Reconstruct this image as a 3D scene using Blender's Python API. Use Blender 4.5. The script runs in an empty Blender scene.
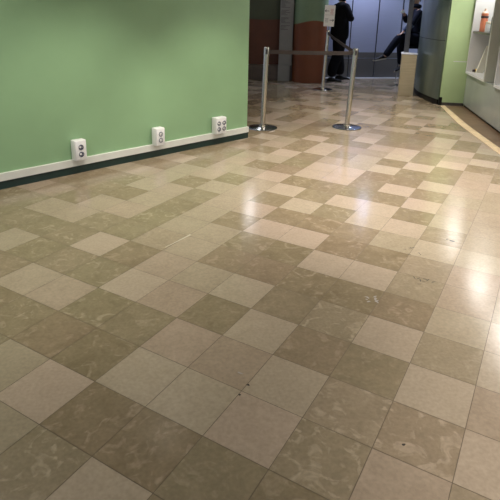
import bpy, bmesh, math, random
from mathutils import Vector, Matrix
random.seed(7)
C = bpy.context.scene.collection
PI = math.pi

# ------------------------------------------------------------------ materials
def new_mat(name):
    m = bpy.data.materials.new(name); m.use_nodes = True
    nt = m.node_tree
    return m, nt, nt.nodes['Principled BSDF']

def mat(name, col, rough=0.5, metal=0.0, noise=0.0, nscale=8.0, bump=0.0, bscale=40.0, spec=0.5, stretch=None):
    m, nt, b = new_mat(name)
    b.inputs['Roughness'].default_value = rough
    b.inputs['Metallic'].default_value = metal
    b.inputs['Specular IOR Level'].default_value = spec
    co = nt.nodes.new('ShaderNodeTexCoord')
    src = co.outputs['Object']
    if stretch:
        mp = nt.nodes.new('ShaderNodeMapping'); mp.inputs['Scale'].default_value = stretch
        nt.links.new(src, mp.inputs['Vector']); src = mp.outputs['Vector']
    n = nt.nodes.new('ShaderNodeTexNoise'); n.inputs['Scale'].default_value = nscale; n.inputs['Detail'].default_value = 4
    nt.links.new(src, n.inputs['Vector'])
    r = nt.nodes.new('ShaderNodeMapRange')
    r.inputs['From Min'].default_value = .3; r.inputs['From Max'].default_value = .7
    r.inputs['To Min'].default_value = 1 - noise; r.inputs['To Max'].default_value = 1 + noise
    nt.links.new(n.outputs['Fac'], r.inputs['Value'])
    mx = nt.nodes.new('ShaderNodeVectorMath'); mx.operation = 'SCALE'
    mx.inputs[0].default_value = col[:3]
    nt.links.new(r.outputs['Result'], mx.inputs['Scale'])
    nt.links.new(mx.outputs['Vector'], b.inputs['Base Color'])
    if bump:
        n2 = nt.nodes.new('ShaderNodeTexNoise'); n2.inputs['Scale'].default_value = bscale
        nt.links.new(src, n2.inputs['Vector'])
        bp = nt.nodes.new('ShaderNodeBump'); bp.inputs['Strength'].default_value = bump; bp.inputs['Distance'].default_value = .01
        nt.links.new(n2.outputs['Fac'], bp.inputs['Height'])
        nt.links.new(bp.outputs['Normal'], b.inputs['Normal'])
    return m

def emit(name, col, s):
    m, nt, b = new_mat(name)
    b.inputs['Base Color'].default_value = (*col, 1)
    b.inputs['Emission Color'].default_value = (*col, 1)
    b.inputs['Emission Strength'].default_value = s
    return m

def wavy_paint(name, low, high, z0, amp, k, ph, axis='X'):
    """two-tone paint: earthy dado under a wavy line, green above"""
    m, nt, b = new_mat(name)
    b.inputs['Roughness'].default_value = .55
    N = nt.nodes; L = nt.links
    g = N.new('ShaderNodeNewGeometry'); s = N.new('ShaderNodeSeparateXYZ')
    L.new(g.outputs['Position'], s.inputs['Vector'])
    a = N.new('ShaderNodeMath'); a.operation = 'MULTIPLY_ADD'; a.inputs[1].default_value = k; a.inputs[2].default_value = ph
    L.new(s.outputs[axis], a.inputs[0])
    w = N.new('ShaderNodeMath'); w.operation = 'SINE'; L.new(a.outputs[0], w.inputs[0])
    h = N.new('ShaderNodeMath'); h.operation = 'MULTIPLY_ADD'; h.inputs[1].default_value = amp; h.inputs[2].default_value = z0
    L.new(w.outputs[0], h.inputs[0])
    d = N.new('ShaderNodeMath'); d.operation = 'SUBTRACT'; L.new(s.outputs['Z'], d.inputs[0]); L.new(h.outputs[0], d.inputs[1])
    r = N.new('ShaderNodeMapRange'); r.inputs['From Min'].default_value = -.008; r.inputs['From Max'].default_value = .008
    L.new(d.outputs[0], r.inputs['Value'])
    n = N.new('ShaderNodeTexNoise'); n.inputs['Scale'].default_value = 3.5; n.inputs['Detail'].default_value = 5
    L.new(g.outputs['Position'], n.inputs['Vector'])
    def tone(c):
        q = N.new('ShaderNodeMix'); q.data_type = 'RGBA'
        q.inputs['A'].default_value = (c[0]*.7, c[1]*.7, c[2]*.7, 1); q.inputs['B'].default_value = (c[0]*1.3, c[1]*1.3, c[2]*1.3, 1)
        L.new(n.outputs['Fac'], q.inputs['Factor']); return q.outputs['Result']
    mx = N.new('ShaderNodeMix'); mx.data_type = 'RGBA'
    L.new(r.outputs['Result'], mx.inputs['Factor']); L.new(tone(low), mx.inputs['A']); L.new(tone(high), mx.inputs['B'])
    L.new(mx.outputs['Result'], b.inputs['Base Color'])
    return m

def tile_material():
    m, nt, b = new_mat('polished_limestone')
    N = nt.nodes; L = nt.links
    tone = N.new('ShaderNodeAttribute'); tone.attribute_name = 'tone'
    vein = N.new('ShaderNodeAttribute'); vein.attribute_name = 'vein'
    rnd = N.new('ShaderNodeAttribute'); rnd.attribute_name = 'rnd'
    hue = N.new('ShaderNodeAttribute'); hue.attribute_name = 'hue'
    g = N.new('ShaderNodeNewGeometry')
    cmb = N.new('ShaderNodeCombineXYZ')
    for i, k in enumerate((37., 91., 53.)):
        q = N.new('ShaderNodeMath'); q.operation = 'MULTIPLY'; q.inputs[1].default_value = k
        L.new(rnd.outputs['Fac'], q.inputs[0]); L.new(q.outputs[0], cmb.inputs[i])
    p = N.new('ShaderNodeVectorMath'); p.operation = 'ADD'
    L.new(g.outputs['Position'], p.inputs[0]); L.new(cmb.outputs['Vector'], p.inputs[1])
    # blotches and veins
    n1 = N.new('ShaderNodeTexNoise'); n1.inputs['Scale'].default_value = 9; n1.inputs['Detail'].default_value = 5; n1.inputs['Roughness'].default_value = .6; n1.inputs['Distortion'].default_value = .8
    L.new(p.outputs['Vector'], n1.inputs['Vector'])
    n2 = N.new('ShaderNodeTexNoise'); n2.inputs['Scale'].default_value = 13; n2.inputs['Detail'].default_value = 5; n2.inputs['Distortion'].default_value = 1.5
    L.new(p.outputs['Vector'], n2.inputs['Vector'])
    n3 = N.new('ShaderNodeTexNoise'); n3.inputs['Scale'].default_value = 70; n3.inputs['Detail'].default_value = 3
    L.new(p.outputs['Vector'], n3.inputs['Vector'])
    # vein mask
    ab = N.new('ShaderNodeMapRange'); ab.inputs['From Min'].default_value = .54; ab.inputs['From Max'].default_value = .68
    L.new(n2.outputs['Fac'], ab.inputs['Value'])
    vm = N.new('ShaderNodeMath'); vm.operation = 'MULTIPLY'; L.new(ab.outputs['Result'], vm.inputs[0]); L.new(vein.outputs['Fac'], vm.inputs[1])
    def mixc(a, c, fac, aval=None, cval=None):
        q = N.new('ShaderNodeMix'); q.data_type = 'RGBA'
        if a is None: q.inputs['A'].default_value = (*aval, 1)
        else: L.new(a, q.inputs['A'])
        if c is None: q.inputs['B'].default_value = (*cval, 1)
        else: L.new(c, q.inputs['B'])
        L.new(fac, q.inputs['Factor']); return q.outputs['Result']
    darkc = mixc(None, None, n1.outputs['Fac'], (.160, .124, .074), (.305, .242, .158))
    darkc = mixc(darkc, None, vm.outputs[0], None, (.45, .37, .275))
    lightc = mixc(None, None, n1.outputs['Fac'], (.36, .293, .222), (.45, .372, .29))
    warm = mixc(None, None, hue.outputs['Fac'], (.98, 1.01, .97), (1.03, .99, 1.0))
    col = mixc(lightc, darkc, tone.outputs['Fac'])
    mu = N.new('ShaderNodeMix'); mu.data_type = 'RGBA'; mu.blend_type = 'MULTIPLY'; mu.inputs['Factor'].default_value = 1
    L.new(col, mu.inputs['A']); L.new(warm, mu.inputs['B'])
    sp = N.new('ShaderNodeMapRange'); sp.inputs['From Min'].default_value = .3; sp.inputs['From Max'].default_value = .7; sp.inputs['To Min'].default_value = .9; sp.inputs['To Max'].default_value = 1.08
    L.new(n3.outputs['Fac'], sp.inputs['Value'])
    sc = N.new('ShaderNodeVectorMath'); sc.operation = 'SCALE'
    L.new(mu.outputs['Result'], sc.inputs[0]); L.new(sp.outputs['Result'], sc.inputs['Scale'])
    L.new(sc.outputs['Vector'], b.inputs['Base Color'])
    rr = N.new('ShaderNodeMapRange'); rr.inputs['To Min'].default_value = FLOOR_R0; rr.inputs['To Max'].default_value = FLOOR_R1
    L.new(n1.outputs['Fac'], rr.inputs['Value']); L.new(rr.outputs['Result'], b.inputs['Roughness'])
    bp = N.new('ShaderNodeBump'); bp.inputs['Strength'].default_value = .035; bp.inputs['Distance'].default_value = .01
    L.new(n1.outputs['Fac'], bp.inputs['Height']); L.new(bp.outputs['Normal'], b.inputs['Normal'])
    b.inputs['Specular IOR Level'].default_value = .70
    return m
FLOOR_R0, FLOOR_R1 = .11, .22

M = {}
M['tile'] = tile_material()
M['grout'] = mat('grout', (.13, .10, .07), .8)
M['grout_pale'] = mat('pale_filler', (.46, .41, .32), .5)
M['chip'] = mat('dark_chip', (.03, .025, .02), .7)
M['chip_pale'] = mat('pale_chip', (.32, .30, .28), .6)
M['green'] = mat('green_paint', (.255, .42, .23), .42, noise=.05, nscale=2.2, bump=.03, bscale=60)
M['lime'] = mat('lime_paint', (.46, .61, .32), .4, noise=.05, nscale=3)
M['trunk'] = mat('white_plastic_trunking', (.70, .71, .66), .4, noise=.05)
M['base_green'] = mat('dark_green_skirting', (.012, .034, .030), .3, noise=.15)
M['socket_white'] = mat('white_plastic', (.80, .80, .80), .35)
M['socket_shade'] = mat('socket_recess_shade', (.07, .08, .14), .5)  # dark colour stands for the shade inside the white recesses
M['ceiling'] = mat('ceiling_plaster', (.70, .68, .62), .9)
M['terra_shaded'] = wavy_paint('terracotta_dado_back_shaded', (.080, .020, .006), (.038, .044, .022), 1.27, .035, 3.0, -2.2)  # both paint tones darkened to put this wall in shade
M['terra_shaded2'] = wavy_paint('terracotta_dado_centre', (.15, .038, .008), (.15, .215, .125), 1.19, .055, 5.2, -4.9)
M['stone_base'] = mat('brown_stone_plinth', (.075, .050, .035), .35, noise=.2)
M['panel_grey'] = mat('grey_panel', (.19, .185, .18), .5, noise=.05)
M['text'] = mat('dark_print', (.03, .03, .03), .6)
M['steel_door'] = mat('brushed_door_steel', (.42, .45, .60), .34, metal=.5, noise=.06, nscale=3, stretch=(.6, .6, 60))
M['steel_reflection'] = mat('painted_dark_reflection', (.125, .12, .115), .38, metal=.3, noise=.08, nscale=3, stretch=(.6, .6, 60))  # darker steel paints in the floor's reflection on the lower doors
M['sill'] = mat('bright_sill', (.72, .74, .80), .35, metal=.5)
M['black_gap'] = mat('dark_gap', (.02, .02, .025), .6)
M['steel'] = mat('brushed_post_steel', (.56, .52, .44), .24, metal=1, noise=.05, nscale=6, stretch=(1, 1, 30))
M['disc'] = mat('polished_base_steel', (.50, .51, .53), .16, metal=1)
M['cap'] = mat('dark_post_head', (.09, .085, .085), .4, metal=.3)
M['belt'] = mat('grey_brown_webbing', (.060, .046, .042), .75, noise=.1, nscale=40)
M['sign'] = mat('white_sign', (.82, .80, .77), .45)
M['sign_rim'] = mat('sign_rim', (.30, .29, .27), .4, metal=.6)
M['pink'] = mat('pale_red_print', (.60, .36, .34), .6)
M['greyp'] = mat('grey_print', (.42, .40, .39), .6)
M['champ'] = mat('champagne_steel', (.50, .42, .27), .33, metal=.7, noise=.08, nscale=5, stretch=(1, 1, 14))
M['bar'] = mat('dark_grey_bar', (.10, .105, .12), .35, metal=.5)
M['clad'] = mat('grey_green_cladding', (.20, .245, .20), .30, metal=.55, noise=.14, nscale=3, stretch=(1.5, 1.5, .5))
M['black'] = mat('black_skirting', (.008, .008, .008), .45, spec=.2)
M['gloss'] = mat('pale_gloss_panel', (.36, .395, .355), .18, noise=.05, nscale=3)
M['cab'] = mat('white_cabinet', (.68, .69, .69), .4)
M['cab_grey'] = mat('pale_grey_cabinet_side', (.60, .62, .55), .4)
M['shelf'] = mat('grey_brown_shelf', (.07, .065, .06), .4)
M['brass'] = mat('pale_brass_strip', (.80, .63, .40), .35, metal=.3, noise=.12, nscale=10)
M['floor_shade'] = mat('brown_floor_shade', (.17, .11, .065), .3, noise=.25, nscale=6)  # brown colour stands for the shade on the floor beside the counter
M['copper'] = mat('copper_orange', (.72, .24, .13), .35, noise=.1, nscale=30)
M['peach'] = mat('peach_plastic', (.85, .62, .50), .4)
M['dkcap'] = mat('dark_band', (.05, .03, .03), .4)
M['bottle_dark'] = mat('dark_teal_glass', (.03, .06, .08), .25)
M['yellow'] = mat('yellow_plastic', (.78, .58, .14), .4)
M['cream'] = mat('cream_card', (.92, .88, .74), .5)
M['skin'] = mat('skin', (.55, .33, .24), .5)
M['hair'] = mat('dark_hair', (.025, .018, .014), .6)
M['suit'] = mat('black_wool', (.006, .006, .008), .9, noise=.15, nscale=30, spec=.12)
M['navy'] = mat('dark_navy_cloth', (.007, .008, .015), .9, noise=.2, nscale=25, spec=.12)
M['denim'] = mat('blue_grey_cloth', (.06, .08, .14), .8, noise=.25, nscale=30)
M['shoe'] = mat('black_shoe_leather', (.010, .010, .010), .55, spec=.15)
M['sole'] = mat('pale_shoe_sole', (.62, .60, .56), .6)
M['paper'] = mat('white_paper', (.85, .85, .85), .6)
M['lamp_rim'] = mat('white_lamp_rim', (.8, .8, .8), .4)
M['warm'] = emit('warm_lamp', (1, .86, .66), 26)
M['neutral'] = emit('neutral_lamp', (1, .90, .76), 14)
M['cold'] = emit('cold_spot', (.40, .55, 1), 170)
M['strip'] = emit('linear_lamp', (.95, .97, 1), 9)
M['led'] = emit('cabinet_led', (1, .97, .93), 11)

# ------------------------------------------------------------------ mesh helpers
def obj(name, bm, m, parent=None, smooth=False, ms=None):
    me = bpy.data.meshes.new(name)
    bmesh.ops.recalc_face_normals(bm, faces=bm.faces)
    bm.to_mesh(me); bm.free()
    for k in (ms or [m]): me.materials.append(k)
    if smooth:
        for p in me.polygons: p.use_smooth = True
        try: me.set_sharp_from_angle(angle=math.radians(38))
        except Exception: pass
    o = bpy.data.objects.new(name, me); C.objects.link(o)
    if parent: o.parent = parent
    return o

def thing(name, label, cat, loc=(0, 0, 0), rz=0, group=None):
    o = bpy.data.objects.new(name, None); C.objects.link(o)
    o.empty_display_size = .1
    o.location = loc; o.rotation_euler = (0, 0, rz)
    o['label'] = label; o['category'] = cat
    if group: o['group'] = group
    return o
def tag(o, label, cat, group=None):
    o['label'] = label; o['category'] = cat
    if group: o['group'] = group
    return o
def structure(o):
    o['kind'] = 'structure'; return o

def box(bm, c, s, rot=None, bev=0, mi=0):
    r = bmesh.ops.create_cube(bm, size=1)
    vs = r['verts']
    bmesh.ops.scale(bm, vec=s, verts=vs)
    if bev:
        es = list({e for v in vs for e in v.link_edges})
        rr = bmesh.ops.bevel(bm, geom=es, offset=bev, segments=2, affect='EDGES', profile=.5)
        vs = list({v for f in rr['faces'] for v in f.verts} | {v for v in vs if v.is_valid})
    mtx = Matrix.Translation(c) @ (rot.to_4x4() if rot else Matrix.Identity(4))
    bmesh.ops.transform(bm, matrix=mtx, verts=vs)
    for f in {f for v in vs for f in v.link_faces}: f.material_index = mi
    return vs

def lathe(bm, prof, n=40, c=(0, 0, 0), rot=None, mi=0):
    rings = []
    mtx = Matrix.Translation(c) @ (rot.to_4x4() if rot else Matrix.Identity(4))
    for r, z in prof:
        if r < 1e-6: rings.append([bm.verts.new(mtx @ Vector((0, 0, z)))])
        else: rings.append([bm.verts.new(mtx @ Vector((r*math.cos(2*PI*i/n), r*math.sin(2*PI*i/n), z))) for i in range(n)])
    for a, b in zip(rings, rings[1:]):
        for i in range(n):
            j = (i+1) % n
            if len(a) == 1 and len(b) == 1: continue
            if len(a) == 1: f = bm.faces.new((a[0], b[j], b[i]))
            elif len(b) == 1: f = bm.faces.new((a[i], a[j], b[0]))
            else: f = bm.faces.new((a[i], a[j], b[j], b[i]))
            f.material_index = mi

def tube(bm, pts, r, n=10, mi=0):
    pts = [Vector(p) for p in pts]; rings = []
    for i, p in enumerate(pts):
        d = (pts[min(i+1, len(pts)-1)] - pts[max(i-1, 0)]).normalized()
        up = Vector((0, 0, 1)) if abs(d.z) < .9 else Vector((1, 0, 0))
        a = d.cross(up).normalized(); b = d.cross(a)
        rr = r[i] if isinstance(r, (list, tuple)) else r
        rings.append([bm.verts.new(p + (a*math.cos(2*PI*k/n) + b*math.sin(2*PI*k/n))*rr) for k in range(n)])
    for a, b in zip(rings, rings[1:]):
        for k in range(n):
            bm.faces.new((a[k], a[(k+1) % n], b[(k+1) % n], b[k])).material_index = mi
    for e in (rings[0], rings[-1]):
        bm.faces.new(e).material_index = mi

def smooth_line(pts, sub=6):
    """Catmull-Rom through 2D points"""
    P = [Vector((*p, 0)) for p in pts]; out = []
    for i in range(len(P)-1):
        p0 = P[i-1] if i else P[0]*2-P[1]
        p3 = P[i+2] if i+2 < len(P) else P[-1]*2-P[-2]
        for k in range(sub):
            t = k/sub
            q = .5*((2*P[i]) + (P[i+1]-p0)*t + (2*p0-5*P[i]+4*P[i+1]-p3)*t*t + (3*P[i]-p0-3*P[i+1]+p3)*t**3)
            out.append((q.x, q.y))
    out.append(tuple(pts[-1])); return out

def offset_line(pts, d):
    out = []
    for i, p in enumerate(pts):
        a = Vector(pts[max(i-1, 0)]); b = Vector(pts[min(i+1, len(pts)-1)])
        t = (b-a).normalized(); n = Vector((t.y, -t.x))       # right-hand side
        out.append((p[0]+n.x*d, p[1]+n.y*d))
    return out

def ribbon(bm, a, b, z0, z1, mi=0):
    """closed solid between two plan polylines"""
    n = len(a)
    V = [[bm.verts.new((x, y, z)) for x, y in l] for l in (a, b) for z in (z0, z1)]
    a0, a1, b0, b1 = V
    F = []
    for i in range(n-1):
        F += [bm.faces.new((a0[i], a0[i+1], a1[i+1], a1[i])), bm.faces.new((b0[i], b0[i+1], b1[i+1], b1[i])),
              bm.faces.new((a1[i], a1[i+1], b1[i+1], b1[i])), bm.faces.new((a0[i], a0[i+1], b0[i+1], b0[i]))]
    F += [bm.faces.new((a0[0], a1[0], b1[0], b0[0])), bm.faces.new((a0[-1], a1[-1], b1[-1], b0[-1]))]
    for f in F: f.material_index = mi

def strip_wall(name, line, d0, d1, z0, z1, m, parent=None, smooth=True):
    bm = bmesh.new(); ribbon(bm, offset_line(line, d0), offset_line(line, d1), z0, z1)
    return obj(name, bm, m, parent, smooth)

def skin_mesh(name, nodes, edges, m, parent=None, sub=2, extra=None, root=0):
    """nodes: (co, radius or (rx,ry)); grown with a Skin modifier, stored as plain mesh"""
    me = bpy.data.meshes.new(name)
    me.from_pydata([n[0] for n in nodes], edges, []); 
    o = bpy.data.objects.new(name, me); C.objects.link(o)
    md = o.modifiers.new('skin', 'SKIN'); md.branch_smoothing = .6
    for i, n in enumerate(nodes):
        r = n[1] if isinstance(n[1], tuple) else (n[1], n[1])
        me.skin_vertices[0].data[i].radius = r
        me.skin_vertices[0].data[i].use_root = (i == root)
    s = o.modifiers.new('sub', 'SUBSURF'); s.levels = sub; s.render_levels = sub
    dg = bpy.context.evaluated_depsgraph_get(); dg.update()
    nm = bpy.data.meshes.new_from_object(o.evaluated_get(dg))
    bpy.data.objects.remove(o); bpy.data.meshes.remove(me)
    bm = bmesh.new(); bm.from_mesh(nm); bpy.data.meshes.remove(nm)
    if extra: extra(bm)
    r = obj(name, bm, m, parent, True)
    return r

# ------------------------------------------------------------------ camera
H = 1.4149929
right = Vector((.99973478, .00669773, .0220342)); down = Vector((.02302967, -.29075353, -.95652079)); fw = Vector((0, .95677454, -.29083067))
cam = bpy.data.cameras.new('camera'); co = bpy.data.objects.new('camera', cam); C.objects.link(co)
up = -down; bk = -fw
co.matrix_world = Matrix(((right.x, up.x, bk.x, 0), (right.y, up.y, bk.y, 0), (right.z, up.z, bk.z, H), (0, 0, 0, 1)))
cam.sensor_fit = 'HORIZONTAL'; cam.sensor_width = 36; cam.lens = 36*515.299/500
cam.shift_y = (167-250)/500
cam.clip_start = .05
bpy.context.scene.camera = co

# ------------------------------------------------------------------ floor
G0 = Vector((.21220674, 1.53235685)); EI = Vector((.22522035, -.12990687)); EN = Vector((.12990687, .22522035))
def gp(i, n): return G0 + EI*i + EN*n       # n counts away from the camera
KIND = {}
def put(k, *cells):
    for c in cells: KIND[c] = k
put('L', (-4,-1),(-3,0),(-2,-2),(-1,1),(-2,2),(-2,0),(-1,0),(0,3),(1,2),(2,1),(2,3),(-7,3),(-5,2),(-3,3),(-4,6),(-3,6),(-2,8),(-2,5),(-1,5),
    (-5,9),(-4,8),(-3,9),(-4,11),(-5,11),(-5,12),(-4,12),(-6,10),(-7,13),(-6,14),(-2,9),(-3,13),(-3,15),(-3,16),(-2,14),(-2,11),(-1,12),(-1,10),(-1,15),(-1,17),(0,16),(1,13),
    (-2,18),(-2,19),(-7,16),(-9,19),(-11,25),(-12,26),(-8,24),(-7,23),(-5,17),(-6,15),(-6,21),(-6,22),(-11,20),(-12,22),(-10,18),(-1,8),(2,4),(2,6),(1,7),(0,7))
put('M', (-5,-1),(-4,-2),(-3,1),(-2,1),(2,2),(1,0),(-10,4),(-9,4),(-9,5),(-8,5),(-9,2),(-7,1),(-6,1),(-6,6),(-6,5),(-5,5),(-5,4),(-5,3),(-4,3),(-4,2),(-8,6),(-9,7),(-10,8),(-11,8),(-8,7),(-9,8),(-9,9),(-10,10),
    (-8,9),(-8,10),(-7,8),(-6,8),(-6,7),(-6,9),(-5,7),(-7,10),(-7,12),(-8,12),(-8,11),(-4,13),(-4,14),(-5,13),(-1,7),(0,9),(1,9),(1,8),(1,6),(1,5),(1,4),(0,14),(0,13),(-2,17),(-1,16),(-8,15),(-9,17),(-9,18),(-11,21),(-10,22),(2,5),(0,10),(0,11),(0,12),(1,10),(1,11),(2,7),(2,8),(-8,14),(-12,5))
put('G', (1,3),(0,6),(0,5),(0,8),(2,0),(-5,14),(-4,15),(-11,5),(-6,4))      # greyish half tones
put('D', (-4,0),(-3,-1),(-2,-1),(-1,2),(-1,-1),(0,-1),(0,2),(-10,3),(-8,4),(-7,4),(-8,3),(-9,3),(-8,2),(-7,2),(-6,3),(-6,2),(-5,1),(-6,0),(-5,0),(-4,1),(-8,1),(-7,0),(-7,5),(-5,6),(-4,5),(-4,4),(-3,4),(-3,2),
    (-4,7),(-3,7),(-3,8),(-2,7),(-3,5),(-2,6),(-1,6),(-2,4),(-1,4),(-2,3),(-1,9),(0,4),(-10,5),(-11,4),(-9,6),(-10,7),(-10,6),(-11,7),(-10,9),(-8,8),(-7,6),(-7,7),(-11,9),(-9,10),(-7,9),(-5,8),(-6,11),(-7,11),(-8,13),
    (-5,10),(-4,10),(-4,9),(-3,10),(-3,11),(-6,12),(-6,13),(-7,14),(-7,15),(-3,12),(-3,14),(-2,13),(-2,15),(-2,12),(-2,10),(-1,11),(-3,17),(-3,18),(-3,19),(-3,20),(-2,16),(-1,13),(-1,14),(-1,18),(-1,19),(0,15),(1,14),(-8,16),(-8,17),(-9,16),(-10,19),(-10,20),(-11,22),(-11,23),
    (-12,25),(-7,17),(-6,16),(-5,19),(-6,20),(-3,22),(-4,24),(-12,6),(-11,6),(-13,5),(-12,4))
put('V', (-3,-2),(-1,3),(0,0),(0,1),(1,1))
bm = bmesh.new()
lt = bm.faces.layers.float.new('tone'); lv = bm.faces.layers.float.new('vein'); lr = bm.faces.layers.float.new('rnd'); lh = bm.faces.layers.float.new('hue')
gap = .0045
for i in range(-34, 22):
    for n in range(-16, 58):
        c = gp(i+.5, n-.5)
        k = KIND.get((i, n)); rv = random.random(); hv = random.random(); jit = random.uniform(-.10, .10)
        if not (-5.6 < c.x < 4.6 and -2.4 < c.y < 12.2): continue
        if k is None: k = 'D' if rv < .46 else ('M' if rv < .72 else ('G' if rv < .82 else 'L'))
        tone = {'L': .0, 'M': .30, 'G': .62, 'D': .92, 'V': .68}[k] + jit*(.8 if k != 'L' else .6)
        vein = {'L': .05, 'M': .15, 'G': .3, 'D': .22 + .3*rv, 'V': .8}[k]
        q = []
        for di, dn in ((gap, -1+gap), (1-gap, -1+gap), (1-gap, -gap), (gap, -gap)):
            p = gp(i+di, n+dn); q.append(bm.verts.new((p.x, p.y, 0)))
        f = bm.faces.new(q); f[lt] = max(0, min(1, tone)); f[lv] = vein; f[lr] = rv; f[lh] = hv
def quad(x0, y0, x1, y1, z, mi):
    f = bm.faces.new([bm.verts.new(p) for p in ((x0, y0, z), (x1, y0, z), (x1, y1, z), (x0, y1, z))]); f.material_index = mi
quad(-5.9, -2.7, 4.9, 12.5, -.0012, 1)
def blot(x, y, rx, ry, a, mi, z=.0006):
    n = 9; vs = []
    for k in range(n):
        t = 2*PI*k/n; s = random.uniform(.6, 1.15)
        px, py = rx*s*math.cos(t), ry*s*math.sin(t)
        vs.append(bm.verts.new((x + px*math.cos(a)-py*math.sin(a), y + px*math.sin(a)+py*math.cos(a), z)))
    bm.faces.new(vs).material_index = mi
blot(1.333, 3.095, .022, .010, -.5, 2); blot(1.312, 3.12, .012, .005, .4, 2)
blot(.012, 1.696, .008, .006, 0, 2); blot(-.020, 1.640, .006, .005, 0, 2)
blot(-.021, 1.765, .016, .004, -.5, 3); blot(.55, 1.42, .007, .005, .5, 2)
for k in range(9): blot(.663+random.uniform(-.05, .05), 2.358+random.uniform(-.035, .035), random.uniform(.006, .016), random.uniform(.004, .008), random.uniform(0, 3), 3)
for k in range(7): blot(1.02+random.uniform(-.07, .07), 2.93+random.uniform(-.05, .05), random.uniform(.008, .018), .003, random.uniform(0, 3), 2)
for k in range(8): blot(.98+random.uniform(-.06, .06), 2.55+random.uniform(-.05, .05), random.uniform(.008, .02), .003, random.uniform(0, 3), 2)
# pale filled joint between two tiles
a, b_ = Vector((-.514, 2.902)), Vector((-.379, 3.10)); t = (b_-a).normalized(); nn = Vector((-t.y, t.x))*.007
f = bm.faces.new([bm.verts.new((p.x, p.y, .0006)) for p in (a-nn*.4, b_-nn, b_+nn, a+nn*.4)]); f.material_index = 4
floor = structure(obj('floor', bm, None, ms=[M['tile'], M['grout'], M['chip'], M['chip_pale'], M['grout_pale']]))

# ------------------------------------------------------------------ left wall with trunking, skirting and sockets
ZC = 2.72
left_pts = [(-5.6, .25), (-4.2, 1.62), (-3.0, 2.85), (-2.0, 3.87), (-1.651, 4.225), (-1.377, 4.505), (-.988, 4.89), (-.539, 5.335), (-.337, 5.53), (-.177, 5.685), (-.085, 5.775), (-.036, 5.83)]
LW = smooth_line(left_pts, 6)
structure(strip_wall('wall_left', LW, -.012, -.20, 0, ZC, M['green']))
structure(strip_wall('baseboard_left', LW, .006, -.012, 0, .070, M['base_green']))
tr = structure(strip_wall('trim_1', LW, .016, -.012, .070, .131, M['trunk']))
def wall_frame(x, y, rz): return Matrix.Translation((x, y, 0)) @ Matrix.Rotation(rz, 4, 'Z')
def socket_box(x, y, rz, w, h, z0, cols, label, first):
    t = thing('wall_socket', label, 'socket', (x, y, z0), rz, 'white wall sockets above the skirting')
    d = .072
    bm = bmesh.new(); box(bm, (0, -d/2, h/2), (w, d, h), bev=.006); obj('housing', bm, M['socket_white'], t, True)
    bm = bmesh.new(); box(bm, (0, -d-.003, h/2), (w*.93, .008, h*.95), bev=.003); obj('face_plate', bm, M['socket_white'], t, True)
    R = Matrix.Rotation(PI/2, 3, 'X')
    for cx in ([0] if cols == 1 else [-.036, .036]):
        for cz in (h*.31, h*.66):
            bm = bmesh.new()
            lathe(bm, [(.0235, .0), (.0235, .004), (.0205, .005), (.0195, .001), (0, .001)], 24, (cx, -d-.006, cz), R)
            o = obj('outlet', bm, M['socket_shade'], t, True)
            bm = bmesh.new(); lathe(bm, [(.009, 0), (.009, .006), (0, .006)], 16, (cx-.008, -d-.006, cz+.004), R)
            for s in (-1, 1): box(bm, (cx+s*.014, -d-.0115, cz), (.004, .002, .004))
            obj('contact_insert', bm, M['socket_white'], o)
    return t
A = math.radians(46.5)
socket_box(-1.525, 4.367, A, .108, .180, .128, 1, 'white wall socket farthest left on the green wall', True)
socket_box(-.935, 4.952, A, .104, .175, .124, 1, 'white wall socket midway along the green wall, second in the row of three', False)
socket_box(-.372, 5.508, math.radians(45), .150, .180, .125, 2, 'wide white wall socket with four outlets nearest the end of the green wall', False)
bm = bmesh.new()     # joint caps on the trunking
o = None

# ------------------------------------------------------------------ back: wall painted in shade, grey text panel, curved terracotta wall
bm = bmesh.new(); box(bm, (-1.35, 11.25, ZC/2), (4.5, .2, ZC)); structure(obj('wall_back', bm, M['terra_shaded']))
bm = bmesh.new(); box(bm, (-1.35, 11.11, .16), (4.5, .09, .32), bev=.01); structure(obj('baseboard_back', bm, M['stone_base']))
cw = smooth_line([(.87, 11.60), (.845, 11.10), (.875, 10.86), (.97, 10.765), (1.16, 10.71), (1.38, 10.74), (1.50, 10.89), (1.535, 11.25), (1.535, 11.75)], 6)
structure(strip_wall('wall_centre', cw, 0, -.12, 0, ZC, M['terra_shaded2']))
t = thing('text_panel', 'tall narrow grey panel of printed lines between the two terracotta walls', 'panel', (.685, 11.00, 0))
bm = bmesh.new(); box(bm, (0, 0, .335+1.1), (.275, .05, 2.2), bev=.005); obj('board', bm, M['panel_grey'], t)
bm = bmesh.new()
z = 1.62
for blk in ((7, .022), (5, .022), (6, .020), (4, .026)):
    for k in range(blk[0]):
        w = random.uniform(.07, .20); box(bm, (-.12+w/2, -.0262, z), (w, .002, .007)); z -= blk[1]
    z -= .035
obj('printed_lines', bm, M['text'], t)
bm = bmesh.new(); box(bm, (-.02, .0, .167), (.25, .04, .333), bev=.004); obj('plinth', bm, M['panel_grey'], t)

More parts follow.
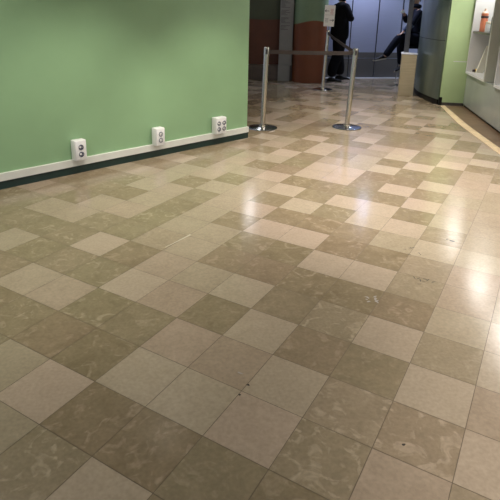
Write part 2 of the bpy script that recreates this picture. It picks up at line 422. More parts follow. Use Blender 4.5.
# ------------------------------------------------------------------ steel doors
def doorpt(s): # along the door plane
    return Vector((2.451, 11.82)) + Vector((.9836, .1805))*s
dang = math.atan2(.1805, .9836)
Rz = Matrix.Rotation(dang, 3, 'Z')
dr = thing('door_1', 'row of brushed steel door leaves at the back, dark reflections painted low on them', 'door', (2.451, 11.82, 0), dang)
dr['kind'] = 'structure'
edges = [-.98, -.30, .318, .885, 1.55]
for a, b in zip(edges, edges[1:]):
    bm = bmesh.new(); box(bm, ((a+b)/2, .03, 1.36), (b-a-.024, .05, 2.68), bev=.0015); lf = obj('door_leaf', bm, M['steel_door'], dr)
    bm = bmesh.new(); box(bm, ((a+b)/2, .001, .225), (b-a-.03, .008, .42), bev=.002); obj('low_reflection_band', bm, M['steel_reflection'], lf)  # thin bands painting the dark reflection low on each leaf
    bm = bmesh.new(); box(bm, ((a+b)/2, .001, .51), (b-a-.03, .008, .12), bev=.002); obj('mid_reflection_band', bm, M['steel_reflection'], lf)
for e_ in edges[1:-1]:
    bm = bmesh.new(); box(bm, (e_, .002, 1.36), (.016, .014, 2.68)); obj('door_seam', bm, M['black_gap'], dr)
bm = bmesh.new(); box(bm, (.285, .10, 1.36), (2.60, .05, 2.70)); obj('door_frame', bm, M['black_gap'], dr)
bm = bmesh.new(); box(bm, (.285, -.05, .004), (2.60, .08, .014), bev=.002); obj('sill', bm, M['sill'], dr)

# ------------------------------------------------------------------ belt posts
def post(x, y, rz, label, top=.998, tilt=0.0):
    t = thing('belt_post', label, 'barrier post', (x, y, 0), rz, 'steel belt barrier posts')
    bm = bmesh.new(); lathe(bm, [(0, .002), (.183, .002), (.186, .006), (.184, .012), (.165, .016), (.06, .022), (.045, .028), (0, .028)], 56); obj('base_disc', bm, M['disc'], t, True)
    bm = bmesh.new(); lathe(bm, [(.052, .026), (.050, .034), (.036, .040), (0, .040)], 32); obj('collar', bm, M['steel'], t, True)
    bm = bmesh.new(); lathe(bm, [(.0315, .036), (.0315, top-.10), (0, top-.10)], 32); obj('pole', bm, M['steel'], t, True)
    bm = bmesh.new(); lathe(bm, [(.031, top-.101), (.0345, top-.099), (.0345, top-.014), (.031, top-.003), (.024, top), (0, top)], 32); hd = obj('head', bm, M['steel'], t, True)
    for k in range(4):
        a = k*PI/2
        bm = bmesh.new(); box(bm, (.034*math.cos(a), .034*math.sin(a), top-.055), (.006, .026, .060), Matrix.Rotation(a, 3, 'Z'), bev=.002)
        obj('belt_clip', bm, M['cap'], hd)
    lean = Matrix.Translation((0, 0, .03)) @ Matrix.Rotation(tilt, 4, 'Y') @ Matrix.Translation((0, 0, -.03))
    for c in t.children:                      # the pole stands a little out of plumb on its base
        if not c.name.startswith(('base_disc', 'collar')):
            c.data.transform(lean)
            for g in c.children: g.data.transform(lean)
    return t
def belt(parent, base, a, b, z0, z1, sag):
    """webbing from point a to point b (plan), heights of its middle z0 to z1"""
    bm = bmesh.new(); n = 14
    A_, B_ = Vector((a[0]-base[0], a[1]-base[1])), Vector((b[0]-base[0], b[1]-base[1]))
    d = (B_-A_); L = d.length; d.normalize(); A_ = A_ + d*.034; B_ = B_ - d*.034
    nr = Vector((-d.y, d.x))*.001
    rows = []
    for k in range(n+1):
        s = k/n; p = A_.lerp(B_, s); z = z0+(z1-z0)*s - sag*4*s*(1-s)
        rows.append([bm.verts.new((p.x+nr.x*e, p.y+nr.y*e, z+h)) for e, h in ((-1, -.0235), (1, -.0235), (1, .0235), (-1, .0235))])
    for r0, r1 in zip(rows, rows[1:]):
        for k in range(4): bm.faces.new((r0[k], r0[(k+1) % 4], r1[(k+1) % 4], r1[k]))
    bm.faces.new(rows[0]); bm.faces.new(rows[-1])
    return obj('belt', bm, M['belt'], parent)
PL, PR, P3 = (.146, 6.357), (1.232, 6.501), (1.349, 9.849)
p1 = post(*PL, 0, 'steel belt post beside the end of the green wall', tilt=.024)
p2 = post(*PR, 0, 'steel belt post standing alone mid floor where two belts meet', tilt=.038)
p3 = post(*P3, 0, 'steel belt post in front of standing person, with sign on top', 1.10, tilt=.038)
belt(p1, PL, (PL[0]+.022, PL[1]), (PR[0]+.035, PR[1]), .942, .938, .006)
belt(p3, P3, (P3[0]+.038, P3[1]), (PR[0]+.035, PR[1]), 1.04, .942, .01)
# sign on the third post
hd = [c for c in p3.children if c.name.startswith('head')][0]
sg = bmesh.new(); tube(sg, [(.041, 0, 1.09), (.043, 0, 1.17)], .010); obj('sign_stem', sg, M['steel'], p3)
srot = Matrix.Rotation(math.radians(-6), 3, 'Z') @ Matrix.Rotation(math.radians(1.5), 3, 'Y')
bm = bmesh.new(); box(bm, (.043, -.004, 1.35), (.19, .018, .375), srot, bev=.004); sp = obj('sign_plate', bm, M['sign'], p3); sp['label'] = 'white sign plate with two arrows'
def onsign(bm, u, v, w, h, rot=0):
    c = Vector((.043, -.004, 1.35)) + srot @ Vector((u, -.0102, v))
    box(bm, c, (w, .002, h), srot @ Matrix.Rotation(rot, 3, 'Y'))
for (u, v, s) in ((-.048, .085, -1), (.044, -.075, 1)):
    bm = bmesh.new()
    onsign(bm, u, v, .072, .010)
    onsign(bm, u+s*.026, v+.011, .034, .009, s*.75); onsign(bm, u+s*.026, v-.011, .034, .009, -s*.75)
    obj('arrow', bm, M['text'], sp)
bm = bmesh.new()
for k in range(5): onsign(bm, .040, .118-.021*k, .062-.008*(k % 3), .010)
obj('pink_print', bm, M['pink'], sp)
bm = bmesh.new()
for k in range(4): onsign(bm, -.046, -.05-.02*k, .062-.01*(k % 2), .009)
onsign(bm, 0, .015, .16, .005)
obj('grey_print', bm, M['greyp'], sp)

# ------------------------------------------------------------------ steel pedestal with bar
pd = thing('steel_pedestal', 'low champagne steel pedestal box with upright dark bar beside the curved pillar', 'pedestal', (2.795, 9.40, 0), math.radians(-14))
bm = bmesh.new(); box(bm, (0, 0, .365), (.262, .26, .73), bev=.006); obj('cabinet', bm, M['champ'], pd)
bm = bmesh.new(); box(bm, (0, 0, .741), (.28, .28, .022), bev=.006); obj('top_plate', bm, M['sill'], pd)
bm = bmesh.new(); box(bm, (-.055, -.02, .752+.55), (.085, .06, 1.10), Matrix.Rotation(math.radians(.5), 3, 'Y'), bev=.008); obj('upright_bar', bm, M['bar'], pd)
bm = bmesh.new(); box(bm, (-.055, -.02, .759), (.13, .10, .014), bev=.003); obj('bar_foot', bm, M['sill'], pd)

# ------------------------------------------------------------------ curved pillar
pc = smooth_line([(4.1, 10.95), (3.60, 10.72), (3.25, 10.28), (3.09, 9.85), (3.010, 9.37), (3.003, 8.93), (3.022, 8.62), (3.055, 8.43)], 8)
bx = (3.45, 9.5)
pl = thing('curved_pillar', 'large curved pillar clad in dark grey-green metal between doors and lime wall', 'pillar', (*bx, 0))
def rel(l): return [(x-bx[0], y-bx[1]) for x, y in l]
strip_wall('cladding', rel(pc), 0, -.06, .085, ZC, M['clad'], pl)
strip_wall('skirting', rel(pc), .012, -.05, 0, .085, M['black'], pl)
bm = bmesh.new(); 
for zz in (1.02,):
    ribbon(bm, offset_line(rel(pc), .0015), offset_line(rel(pc), -.01), zz-.004, zz+.004)
obj('cladding_seam', bm, M['black_gap'], pl)
bm = bmesh.new(); box(bm, (3.078, 8.385, .065), (.05, .03, .13), bev=.006); structure(obj('trim_2', bm, M['black']))

# ------------------------------------------------------------------ lime wall and shop front on the right
bm = bmesh.new(); ribbon(bm, [(3.072, 8.409), (4.20, 8.239)], [(3.12, 8.50), (4.22, 8.33)], 0, ZC); structure(obj('wall_right', bm, M['lime']))
bm = bmesh.new(); ribbon(bm, [(3.105, 8.392), (3.446, 8.340)], [(3.112, 8.41), (3.452, 8.358)], 0, .045); structure(obj('baseboard_right', bm, M['shelf']))
bm = bmesh.new(); ribbon(bm, [(3.21, 8.386), (3.452, 8.349)], [(3.21, 8.392), (3.452, 8.356)], .70, .712); structure(obj('trim_3', bm, M['cab']))
# counter front runs from the lime wall towards the viewer
S0, S1 = Vector((3.435, 8.337)), Vector((2.50, 2.53))
sd = (S1-S0).normalized(); sn = Vector((sd.y, -sd.x)); 
if sn.x < 0: sn = -sn          # into the shop (right)
sa = math.atan2(sd.y, sd.x)
def sp_(s, d=0): return S0 + sd*s + sn*d
LEN = (S1-S0).length
ct = thing('shop_counter', 'low glossy pale counter front running along the right edge under the white cabinets', 'counter', (*sp_(LEN/2, 0), 0))
cb = sp_(LEN/2, 0)
def rib(a, b, z0, z1, base): 
    bm = bmesh.new(); ribbon(bm, [(p.x-base[0], p.y-base[1]) for p in a], [(p.x-base[0], p.y-base[1]) for p in b], z0, z1); return bm
obj('front_panel', rib([sp_(0), sp_(LEN)], [sp_(0, .03), sp_(LEN, .03)], .035, .50, cb), M['gloss'], ct)
obj('toe_kick', rib([sp_(0, .02), sp_(LEN, .02)], [sp_(0, .06), sp_(LEN, .06)], 0, .035, cb), M['black'], ct)
obj('worktop', rib([sp_(0, .0), sp_(LEN, .0)], [sp_(0, .62), sp_(LEN, .62)], .50, .53, cb), M['gloss'], ct)
# shop back wall
bm = bmesh.new(); ribbon(bm, [tuple(sp_(.04, .66)), tuple(sp_(LEN, .66))], [tuple(sp_(.04, .8)), tuple(sp_(LEN, .8))], 0, ZC); structure(obj('wall_shop', bm, M['cab']))
bm = bmesh.new(); ribbon(bm, [tuple(sp_(-.0, .0)), tuple(sp_(LEN, .0))], [tuple(sp_(0, .66)), tuple(sp_(LEN, .66))], 2.25, ZC); structure(obj('wall_shop_fascia', bm, M['cab']))
# white display cabinets standing on the counter
def cabinet(s0, s1, z0, z1, label, shelf_z, depth=.45, side='cab_grey'):
    c = sp_((s0+s1)/2)
    t = thing('display_cabinet', label, 'cabinet', (*c, z0), 0, 'white cabinets on the shop counter')
    def R(a, b, d0, d1, za, zb, nm, m):
        d0 = d0-.03 if d0 < .04 else d0; bm = rib([sp_(a, d0), sp_(b, d0)], [sp_(a, d1), sp_(b, d1)], za-z0, zb-z0, c); return obj(nm, bm, m, t)
    R(s0, s0+.03, 0, depth, z0, z1, 'side_panel', M['cab'])
    R(s1-.05, s1, 0, depth, z0, z1, 'side_panel', M[side])
    R(s0+.03, s1-.05, depth-.02, depth, z0, z1, 'back_panel', M['cab'])
    R(s0+.03, s1-.05, 0, depth-.02, z0, z0+.03, 'bottom_panel', M['cab'])
    R(s0+.03, s1-.05, 0, depth-.02, z1-.03, z1, 'top_panel', M['cab'])
    for z in shelf_z: R(s0+.03, s1-.05, .02, depth-.02, z-.028, z, 'shelf', M['shelf'])
    R(s0+.06, s1-.08, .03, .40, z1-.05, z1-.03, 'light_strip', M['led'])
    return t
cabinet(.01, 1.13, .53, 2.25, 'white lit display cabinet with dark shelf beside the lime wall', [1.185])
cabinet(1.60, 2.7, .53, 2.25, 'white display cabinet at the right edge, nearest to the viewer', [1.20], side='cab')
cabinet(2.72, 4.0, .53, 2.25, 'white display cabinet outside the right edge', [1.20], side='cab')
SH = 1.185
def at(s, d): return sp_(s, d)
# items
p = at(.30, .065)
t = thing('pump_bottle', 'orange copper bottle with dark neck bands on the cabinet shelf', 'bottle', (p.x, p.y, SH))
bm = bmesh.new(); lathe(bm, [(0, 0), (.047, 0), (.051, .006), (.049, .06), (.053, .12), (.050, .17), (.046, .195), (0, .195)], 28); obj('body', bm, M['copper'], t, True)
bm = bmesh.new(); lathe(bm, [(.046, .195), (.053, .200), (.053, .222), (.046, .227), (0, .227)], 28); obj('neck_band', bm, M['dkcap'], t, True)
bm = bmesh.new(); lathe(bm, [(.045, .227), (.050, .235), (.050, .258), (.045, .262), (0, .262)], 28); obj('cap', bm, M['copper'], t, True)
bm = bmesh.new(); lathe(bm, [(.046, .262), (.048, .266), (.048, .276), (.036, .282), (.020, .290), (.016, .33), (0, .33)], 24); obj('stopper', bm, M['peach'], t, True)
p = at(.55, .07)
t = thing('white_jar', 'small white jar next to the orange bottle', 'jar', (p.x, p.y, SH))
bm = bmesh.new(); lathe(bm, [(0, 0), (.038, 0), (.042, .005), (.042, .105), (.036, .115), (0, .115)], 24); obj('body', bm, M['cab'], t, True)
bm = bmesh.new(); lathe(bm, [(.038, .115), (.040, .118), (.040, .145), (.036, .15), (0, .15)], 24); obj('lid', bm, M['cream'], t, True)
p = at(.74, .09)
t = thing('dark_bottle', 'tall dark bottle behind the white jar on the shelf', 'bottle', (p.x, p.y, SH))
bm = bmesh.new(); lathe(bm, [(0, 0), (.036, 0), (.040, .006), (.040, .20), (.018, .25), (.016, .29), (0, .29)], 24); obj('body', bm, M['bottle_dark'], t, True)
bm = bmesh.new(); lathe(bm, [(.0165, .28), (.019, .283), (.019, .32), (0, .32)], 16); obj('cap', bm, M['dkcap'], t, True)
# leaning card and yellow tube below
p = at(.16, .16)
bm = bmesh.new(); box(bm, (0, 0, .20), (.11, .02, .42), Matrix.Rotation(math.radians(15), 3, 'Y'), bev=.003)
o = obj('leaning_card', bm, M['cream']); o.location = (p.x+.03, p.y, .557); tag(o, 'long white card leaning inside the cabinet under the dark shelf', 'card')
p = at(.12, .10)
t = thing('yellow_tube', 'small yellow tube with dark cap lying at the foot of the cabinet', 'tube', (p.x, p.y, .56), math.radians(10))
R = Matrix.Rotation(PI/2, 3, 'Y')
bm = bmesh.new(); lathe(bm, [(0, 0), (.026, 0), (.027, .01), (.027, .09), (.018, .10), (0, .10)], 18, (-.02, 0, .028), R); obj('tube_body', bm, M['yellow'], t, True)
bm = bmesh.new(); lathe(bm, [(.020, -.035), (.020, .0), (0, .0)], 16, (-.02, 0, .028), R); lathe(bm, [(0, -.035), (.020, -.035)], 16, (-.02, 0, .028), R); obj('cap', bm, M['dkcap'], t, True)
# brass strip in the floor and a brown sheet for the shaded floor up to the counter
so = smooth_line([(3.065, 8.30), (2.93, 7.55), (2.814, 6.823), (2.715, 5.876), (2.665, 5.30), (2.62, 4.2), (2.50, 3.0)], 6)
si = smooth_line([(3.14, 8.33), (3.035, 7.62), (2.925, 6.90), (2.818, 5.93), (2.768, 5.35), (2.70, 4.2), (2.56, 3.0)], 6)
bm = bmesh.new(); ribbon(bm, so, si, -.001, .006); structure(obj('trim_4', bm, M['brass']))
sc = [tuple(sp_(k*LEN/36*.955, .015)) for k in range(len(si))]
bm = bmesh.new(); ribbon(bm, si, sc, -.001, .002); structure(obj('floor_shade_sheet', bm, M['floor_shade']))

# ------------------------------------------------------------------ people
def head(bm, c, f, s=1.0):
    """skull, nose, ears, eyes, mouth around centre c, facing f (plan direction)"""
    c = Vector(c); f = Vector((f[0], f[1], 0)).normalized(); l = Vector((-f.y, f.x, 0)); u = Vector((0, 0, 1))
    q = bmesh.ops.create_uvsphere(bm, u_segments=24, v_segments=16, radius=1)
    for v in q['verts']:
        x, y, z = v.co
        w = .076*(1 - .22*max(0, -z)); dpt = .096
        zz = z*.118
        v.co = c + f*(x*dpt + (.012 if z < -.3 and x > 0 else 0)) + l*(y*w) + u*zz
    def blob(off, r):
        q = bmesh.ops.create_uvsphere(bm, u_segments=10, v_segments=8, radius=1)
        for v in q['verts']:
            a = v.co.copy(); v.co = c + f*(off[0]+a.x*r[0]) + l*(off[1]+a.y*r[1]) + u*(off[2]+a.z*r[2])
    blob((.098, 0, -.012), (.018, .013, .024)); 
    for s_ in (-1, 1):
        blob((-.005, s_*.077, -.01), (.018, .008, .031)); blob((.083, s_*.031, .012), (.010, .013, .008))
    blob((.092, 0, -.060), (.008, .022, .007)); blob((.080, 0, -.098), (.018, .022, .016))
def hair_cap(name, c, f, parent, m):
    c = Vector(c); f = Vector((f[0], f[1], 0)).normalized(); l = Vector((-f.y, f.x, 0))
    bm = bmesh.new(); q = bmesh.ops.create_uvsphere(bm, u_segments=24, v_segments=16, radius=1)
    for v in q['verts']:
        x, y, z = v.co; v.co = c + f*(x*.104-.008) + l*(y*.084) + Vector((0, 0, z*.124+.008))
    rem = [v for v in bm.verts if (v.co-c).z < .035 - .09*max(0., -(v.co-c).dot(f)/.1)]
    bmesh.ops.delete(bm, geom=rem, context='VERTS')
    bmesh.ops.solidify(bm, geom=bm.faces[:], thickness=.006)
    return obj(name, bm, m, parent, True)
def hand_nodes(nodes, edges, wrist_i, wrist, d, side, s=1.0):
    """palm and five fingers grown from the wrist, pointing along d, thumb on side"""
    d = Vector(d).normalized(); sd_ = Vector(side).normalized(); up_ = d.cross(sd_).normalized()
    W = Vector(wrist)
    pm = len(nodes); nodes.append((W + d*.05*s, (.030*s, .016*s))); edges.append((wrist_i, pm))
    for k, (o, L) in enumerate(((.027, .072), (.009, .082), (-.010, .076), (-.027, .060))):
        a = W + d*.085*s + sd_*o*s; i = len(nodes)
        nodes += [(a, .010*s), (a + d*L*.5*s - up_*.008*s, .0085*s), (a + d*L*.85*s - up_*.030*s, .007*s)]
        edges += [(pm, i), (i, i+1), (i+1, i+2)]
    a = W + d*.035*s + sd_*.036*s; i = len(nodes)
    nodes += [(a, .011*s), (a + d*.035*s + sd_*.016*s, .009*s), (a + d*.058*s + sd_*.012*s - up_*.01*s, .0075*s)]
    edges += [(pm, i), (i, i+1), (i+1, i+2)]
def shoe(name, toe, heel, zsole, parent, m, sole_m=None, lift=0):
    toe = Vector(toe); heel = Vector(heel); d = toe-heel; L = d.length; d.normalize()
    up_ = Vector((0, 0, 1)); up_ = (up_ - d*up_.dot(d)).normalized(); s = d.cross(up_)
    bm = bmesh.new(); n = 16; rings = []
    prof = [(-.02, .030, .050), (.02, .036, .085), (.07, .038, .095), (.12, .040, .075), (.17, .047, .058), (.22, .048, .048), (.26, .040, .038), (.285, .020, .026)]
    k = L/.285
    for t_, w, h in prof:
        cpt = heel + d*t_*k
        rings.append([bm.verts.new(cpt + s*w*math.cos(2*PI*i/n) + up_*(h*.5 + h*.5*math.sin(2*PI*i/n) if math.sin(2*PI*i/n) > -.5 else h*.25)) for i in range(n)])
    for a, b in zip(rings, rings[1:]):
        for i in range(n): bm.faces.new((a[i], a[(i+1) % n], b[(i+1) % n], b[i]))
    bm.faces.new(rings[0]); bm.faces.new(rings[-1])
    o = obj(name, bm, m, parent, True)
    bm = bmesh.new(); a0 = []; a1 = []
    pts = [(-.022, .028), (.03, .037), (.10, .036), (.18, .049), (.24, .046), (.28, .026), (.29, .0)]
    outl = [(t_, w) for t_, w in pts] + [(t_, -w) for t_, w in reversed(pts[:-1])]
    for t_, w in outl:
        b = heel + d*t_*k + s*w; a0.append(bm.verts.new(b - up_*.0)); a1.append(bm.verts.new(b + up_*.022))
    bm.faces.new(a0); bm.faces.new(a1)
    for i in range(len(outl)): j = (i+1) % len(outl); bm.faces.new((a0[i], a0[j], a1[j], a1[i]))
    obj('sole', bm, sole_m or m, o)
    return o

# standing person: dark suit, seen from the side, arms folded in front
def standing():
    f = Vector((.94, .34, 0)); l = Vector((-.34, .94, 0)); O = Vector((1.84, 11.22, 0)); U = Vector((0, 0, 1))
    def P(a, b, z): return O + f*a + l*b + U*z
    nodes = []; edges = []
    def add(co, r, to=None):
        nodes.append((co, r)); i = len(nodes)-1
        if to is not None: edges.append((to, i))
        return i
    hip = add(P(-.02, 0, 1.00), (.12, .10)); wst = add(P(-.02, 0, 1.16), (.130, .100), hip); ch = add(P(-.01, 0, 1.40), (.155, .115), wst)
    nk0 = add(P(-.01, 0, 1.59), (.10, .075), ch); nk = add(P(.005, 0, 1.675), .056, nk0); hd_ = add(P(.02, 0, 1.75), .06, nk)
    for s in (-1, 1):
        foot = Vector((1.655, 11.06, 0)) if s < 0 else Vector((1.88, 11.43, 0))
        h0 = add(P(-.01, s*.09, .94), .085, hip); kn = add((P(.03, s*.09, .50) + (foot+U*.5))*.5, .058, h0); an = add(foot + Vector((.04, .0, .095)), .038, kn)
        sh = add(P(-.02, s*.185, 1.55), .06, nk0); el = add(P(.05, s*.255, 1.30), .045, sh)
        wr = add(P(.165, s*.04, 1.335 + .04*s), .030, el)
        hand_nodes(nodes, edges, wr, nodes[wr][0], (-f*.15 - l*s), U)
    body = skin_mesh('person', nodes, edges, M['skin'], None, 2, lambda bm: head(bm, P(.035, 0, 1.83), f))
    tag(body, 'person in black suit standing behind the sign post with arms folded', 'person')
    # jacket
    J = []; E = []
    def aj(co, r, to=None):
        J.append((co, r)); i = len(J)-1
        if to is not None: E.append((to, i))
        return i
    a = aj(P(-.02, 0, .80), (.215, .195)); b = aj(P(-.02, 0, 1.02), (.215, .185), a); c = aj(P(-.02, 0, 1.20), (.20, .17), b); d = aj(P(-.015, 0, 1.38), (.215, .185), c); e = aj(P(-.01, 0, 1.56), (.15, .12), d); g = aj(P(-.004, 0, 1.65), (.088, .08), e)
    for s in (-1, 1):
        sh = aj(P(-.02, s*.185, 1.545), .092, e); um = aj(P(.02, s*.235, 1.42), .08, sh); el = aj(P(.06, s*.260, 1.295), .076, um); fm = aj(P(.15, s*.160, 1.315+.02*s), .070, el); wr = aj(P(.175, s*.055, 1.332+.04*s), .060, fm)
    skin_mesh('jacket', J, E, M['suit'], body, 2)
    T = []; E = []
    def at_(co, r, to=None):
        T.append((co, r)); i = len(T)-1
        if to is not None: E.append((to, i))
        return i
    h = at_(P(-.02, 0, 1.0), (.165, .15)); h = at_(P(-.02, 0, .90), (.17, .15), h)
    for s in (-1, 1):
        foot = Vector((1.655, 11.06, 0)) if s < 0 else Vector((1.88, 11.43, 0))
        t0 = at_(P(-.01, s*.08, .80), .130, h); kn = at_((P(.03, s*.09, .50) + (foot+U*.5))*.5, .118, t0); sn_ = at_(foot+Vector((.035, 0, .26)), .112, kn); an = at_(foot + Vector((.035, 0, .085)), .106, sn_)
    skin_mesh('trousers', T, E, M['suit'], body, 2)
    shoe('shoe', (1.915, 11.07, .002), (1.615, 11.06, .002), 0, body, M['shoe'])
    shoe('shoe', (2.145, 11.47, .002), (1.85, 11.43, .002), 0, body, M['shoe'])
    hair_cap('hair', P(.035, 0, 1.83), f, body, M['hair'])
    bm = bmesh.new(); tube(bm, [P(-.055, .05, 1.675), P(-.06, -.05, 1.675), P(.0, -.075, 1.66), (P(.05, 0, 1.62)), P(.0, .075, 1.66), P(-.055, .05, 1.675)], .030); obj('coat_collar', bm, M['suit'], body, True)
    return body
standing()

# seated person on a bar stool, legs crossed, facing left
st = thing('bar_stool', 'thin-legged bar stool under the seated person by the steel doors', 'stool', (3.36, 11.12, 0))
SZ = .77
bm = bmesh.new(); box(bm, (0, 0, SZ-.02), (.40, .38, .045), bev=.015); obj('seat', bm, M['black'], st, True)
for sx in (-1, 1):
    for sy in (-1, 1):
        bm = bmesh.new(); tube(bm, [(sx*.17, sy*.16, SZ-.03), (sx*.235, sy*.21, .0)], .012); obj('leg', bm, M['disc'], st, True)
bm = bmesh.new(); q = [(sx*.213, sy*.193, .27) for sx, sy in ((-1, -1), (1, -1), (1, 1), (-1, 1), (-1, -1))]
for a, b in zip(q, q[1:]): tube(bm, [a, b], .009)
obj('footrest', bm, M['disc'], st, True)
bm = bmesh.new(); box(bm, (.20, 0, 1.02), (.025, .36, .22), Matrix.Rotation(math.radians(8), 3, 'Y'), bev=.01); 
for sy in (-1, 1): tube(bm, [(.185, sy*.13, SZ-.02), (.195, sy*.13, .95)], .01)
obj('backrest', bm, M['black'], st, True)
def seated():
    U = Vector((0, 0, 1)); f = Vector((-.97, -.24, 0))
    nodes = []; edges = []
    def add(co, r, to=None):
        nodes.append((Vector(co), r)); i = len(nodes)-1
        if to is not None: edges.append((to, i))
        return i
    hip = (3.40, 11.10, .925); wst = (3.40, 11.10, 1.10); che = (3.37, 11.09, 1.32); nk0 = (3.35, 11.085, 1.49); nk = (3.325, 11.08, 1.575); hdp = (3.30, 11.07, 1.70)
    h = add(hip, (.15, .12)); w = add(wst, (.13, .10), h); c = add(che, (.15, .11), w); n0 = add(nk0, (.09, .07), c); n1 = add(nk, .055, n0); add((3.31, 11.075, 1.64), .058, n1)
    legs = {'a': ((3.34, 11.01, .92), (2.985, 10.86, .965), (2.705, 10.80, .560)),       # crossed over
            'b': ((3.34, 11.17, .92), (3.06, 11.02, .885), (3.12, 10.99, .370))}
    for k, (a, b, e) in legs.items():
        i = add(a, .08, h); j = add(b, .058, i); add(e, .04, j)
    s1 = add((3.35, 10.91, 1.45), .058, n0); e1 = add((3.22, 10.80, 1.235), .045, s1); w1 = add((3.07, 10.83, 1.08), .030, e1)
    hand_nodes(nodes, edges, w1, nodes[w1][0], (-.8, .1, -.75), (0, 1, 0))
    s2 = add((3.35, 11.26, 1.45), .058, n0); e2 = add((3.19, 11.20, 1.27), .045, s2); w2 = add((3.085, 11.00, 1.41), .030, e2)
    hand_nodes(nodes, edges, w2, nodes[w2][0], (-.6, -.55, .35), (0, 0, 1))
    body = skin_mesh('person', nodes, edges, M['skin'], None, 2, lambda bm: head(bm, hdp, f))
    tag(body, 'person in dark clothes sitting with crossed legs behind the steel pedestal', 'person')
    J = []; E = []
    def aj(co, r, to=None):
        J.append((Vector(co), r)); i = len(J)-1
        if to is not None: E.append((to, i))
        return i
    a = aj((3.41, 11.10, .90), (.20, .16)); b = aj(wst, (.175, .14), a); d = aj(che, (.19, .145), b); e = aj(nk0, (.13, .10), d); aj((3.335, 11.082, 1.55), (.075, .07), e)
    for pts in (((3.35, 10.91, 1.445), (3.27, 10.84, 1.33), (3.22, 10.80, 1.23), (3.14, 10.815, 1.155), (3.075, 10.83, 1.09)), ((3.35, 11.26, 1.445), (3.27, 11.24, 1.35), (3.19, 11.20, 1.265), (3.135, 11.10, 1.34), (3.095, 11.015, 1.40))):
        q = e
        for pnt, r in zip(pts, (.08, .068, .062, .055, .044)): q = aj(pnt, r, q)
    skin_mesh('jacket', J, E, M['navy'], body, 2)
    T = []; E = []
    def at_(co, r, to=None):
        T.append((Vector(co), r)); i = len(T)-1
        if to is not None: E.append((to, i))
        return i
    h = at_((3.41, 11.10, .925), (.18, .15))
    for k, (a, b, e) in legs.items():
        A_, B_, E_ = Vector(a), Vector(b), Vector(e)
        i = at_(A_, .115, h); i = at_(A_.lerp(B_, .55), .105, i); j = at_(B_, .088, i); j = at_(B_.lerp(E_, .5), .082, j); at_(B_.lerp(E_, .98), .074, j)
    skin_mesh('trousers', T, E, M['navy'], body, 2)
    # blue-grey sleeve end
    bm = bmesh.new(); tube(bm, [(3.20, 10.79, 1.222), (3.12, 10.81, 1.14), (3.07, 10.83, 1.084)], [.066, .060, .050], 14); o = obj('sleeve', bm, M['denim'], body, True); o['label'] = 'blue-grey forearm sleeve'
    shoe('shoe', (2.475, 10.77, .475), (2.735, 10.83, .515), 0, body, M['shoe'], M['sole'])
    shoe('shoe', (2.96, 10.83, .255), (3.14, 11.0, .295), 0, body, M['shoe'], M['sole'])
    hair_cap('hair', hdp, f, body, M['hair'])
    bm = bmesh.new(); tube(bm, [(3.325+.075*math.cos(k*PI/6), 11.08+.07*math.sin(k*PI/6), 1.575-.012*math.cos(k*PI/6)) for k in range(13)], .042, 12); obj('scarf', bm, M['navy'], body, True)
    bm = bmesh.new(); box(bm, (3.00, 10.86, 1.455), (.10, .006, .055), Matrix.Rotation(math.radians(-12), 3, 'Y') @ Matrix.Rotation(.3, 3, 'Z')); o = obj('folded_paper', bm, M['paper'])
    tag(o, 'folded white paper in the hand of the seated person', 'paper')
seated()

FILL = [(.3, 4.6, 190), (1.6, 4.6, 240), (2.3, 3.4, 270), (2.3, 1.2, 340), (-.7, 3.7, 150), (-1.9, 2.4, 150), (1.9, 6.3, 165), (.6, 6.4, 60), (1.2, 8.0, 20), (2.3, 8.0, 170)]  # positions and powers of unseen lights added to fill wall and floor
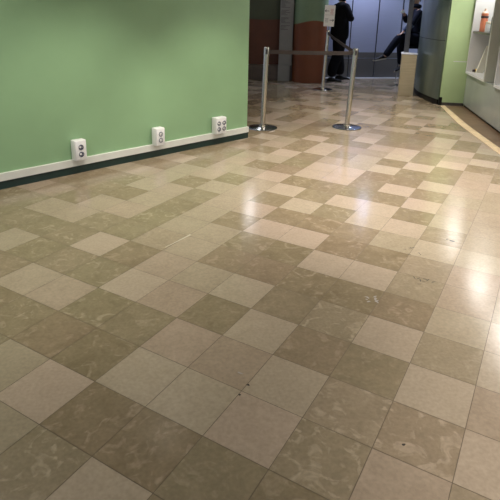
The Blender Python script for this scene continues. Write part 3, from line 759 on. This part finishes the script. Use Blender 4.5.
# ------------------------------------------------------------------ ceiling, lamps and added fill lights
bm = bmesh.new(); box(bm, (-.4, 4.9, ZC+.05), (10.6, 15.2, .1)); structure(obj('ceiling', bm, M['ceiling']))
def round_lamp(x, y, r, m, label):
    t = thing('ceiling_light', label, 'ceiling light', (x, y, ZC))
    bm = bmesh.new(); lathe(bm, [(r*1.18, 0), (r*1.2, -.012), (r*1.02, -.02), (r*1.0, -.004)], 32); obj('rim', bm, M['lamp_rim'], t, True)
    bm = bmesh.new(); lathe(bm, [(r, -.006), (r*.9, -.014), (0, -.016)], 32); obj('diffuser', bm, m, t, True)
def bar_lamp(x, y, lx, ly, m, label):
    t = thing('ceiling_light', label, 'ceiling light', (x, y, ZC))
    bm = bmesh.new(); box(bm, (0, 0, -.02), (lx+.05, ly+.05, .04), bev=.008); obj('housing', bm, M['lamp_rim'], t)
    bm = bmesh.new(); box(bm, (0, 0, -.045), (lx, ly, .014), bev=.004); obj('diffuser', bm, m, t)
round_lamp(2.50, 10.62, .06, M['cold'], 'small cold spot lamp in the ceiling before the steel doors')
bar_lamp(.02, 10.25, .14, 1.4, M['strip'], 'long narrow lamp in the ceiling past the end of the green wall')
def fill_light(x, y, power, col, ang=84, blend=.5, label='added unseen fill light in the ceiling above the corridor'):
    t = thing('ceiling_light', label, 'ceiling light', (x, y, ZC), 0, 'added fill lights in the ceiling')
    bm = bmesh.new(); lathe(bm, [(.075, 0), (.095, -.002), (.095, -.010), (.075, -.012), (.070, 0)], 28); obj('rim', bm, M['lamp_rim'], t, True)
    ld = bpy.data.lights.new('fill_spot', 'SPOT'); ld.energy = power; ld.color = col; ld.spot_size = math.radians(ang); ld.spot_blend = blend; ld.shadow_soft_size = .06  # added spot, cone kept narrow so the floor does not mirror it
    lo = bpy.data.objects.new('fill_spot', ld); C.objects.link(lo); lo.parent = t; lo.location = (0, 0, -.02)
WARM = (1, .92, .82)
for x, y, p in FILL: fill_light(x, y, p, WARM, 125 if x < -1.5 else 84)
fill_light(2.5, 11.2, 190, (.68, .75, 1), 120)  # added cold fill on the steel doors
# ------------------------------------------------------------------ daylight from the open side behind the viewer
w = bpy.data.worlds.new('world'); bpy.context.scene.world = w; w.use_nodes = True
bg = w.node_tree.nodes['Background']; bg.inputs['Color'].default_value = (.72, .82, 1, 1); bg.inputs['Strength'].default_value = .55

vs = bpy.context.scene.view_settings
vs.view_transform = 'Standard'; vs.look = 'None'; vs.exposure = 0.0; vs.gamma = 1.0; vs.use_curve_mapping = False
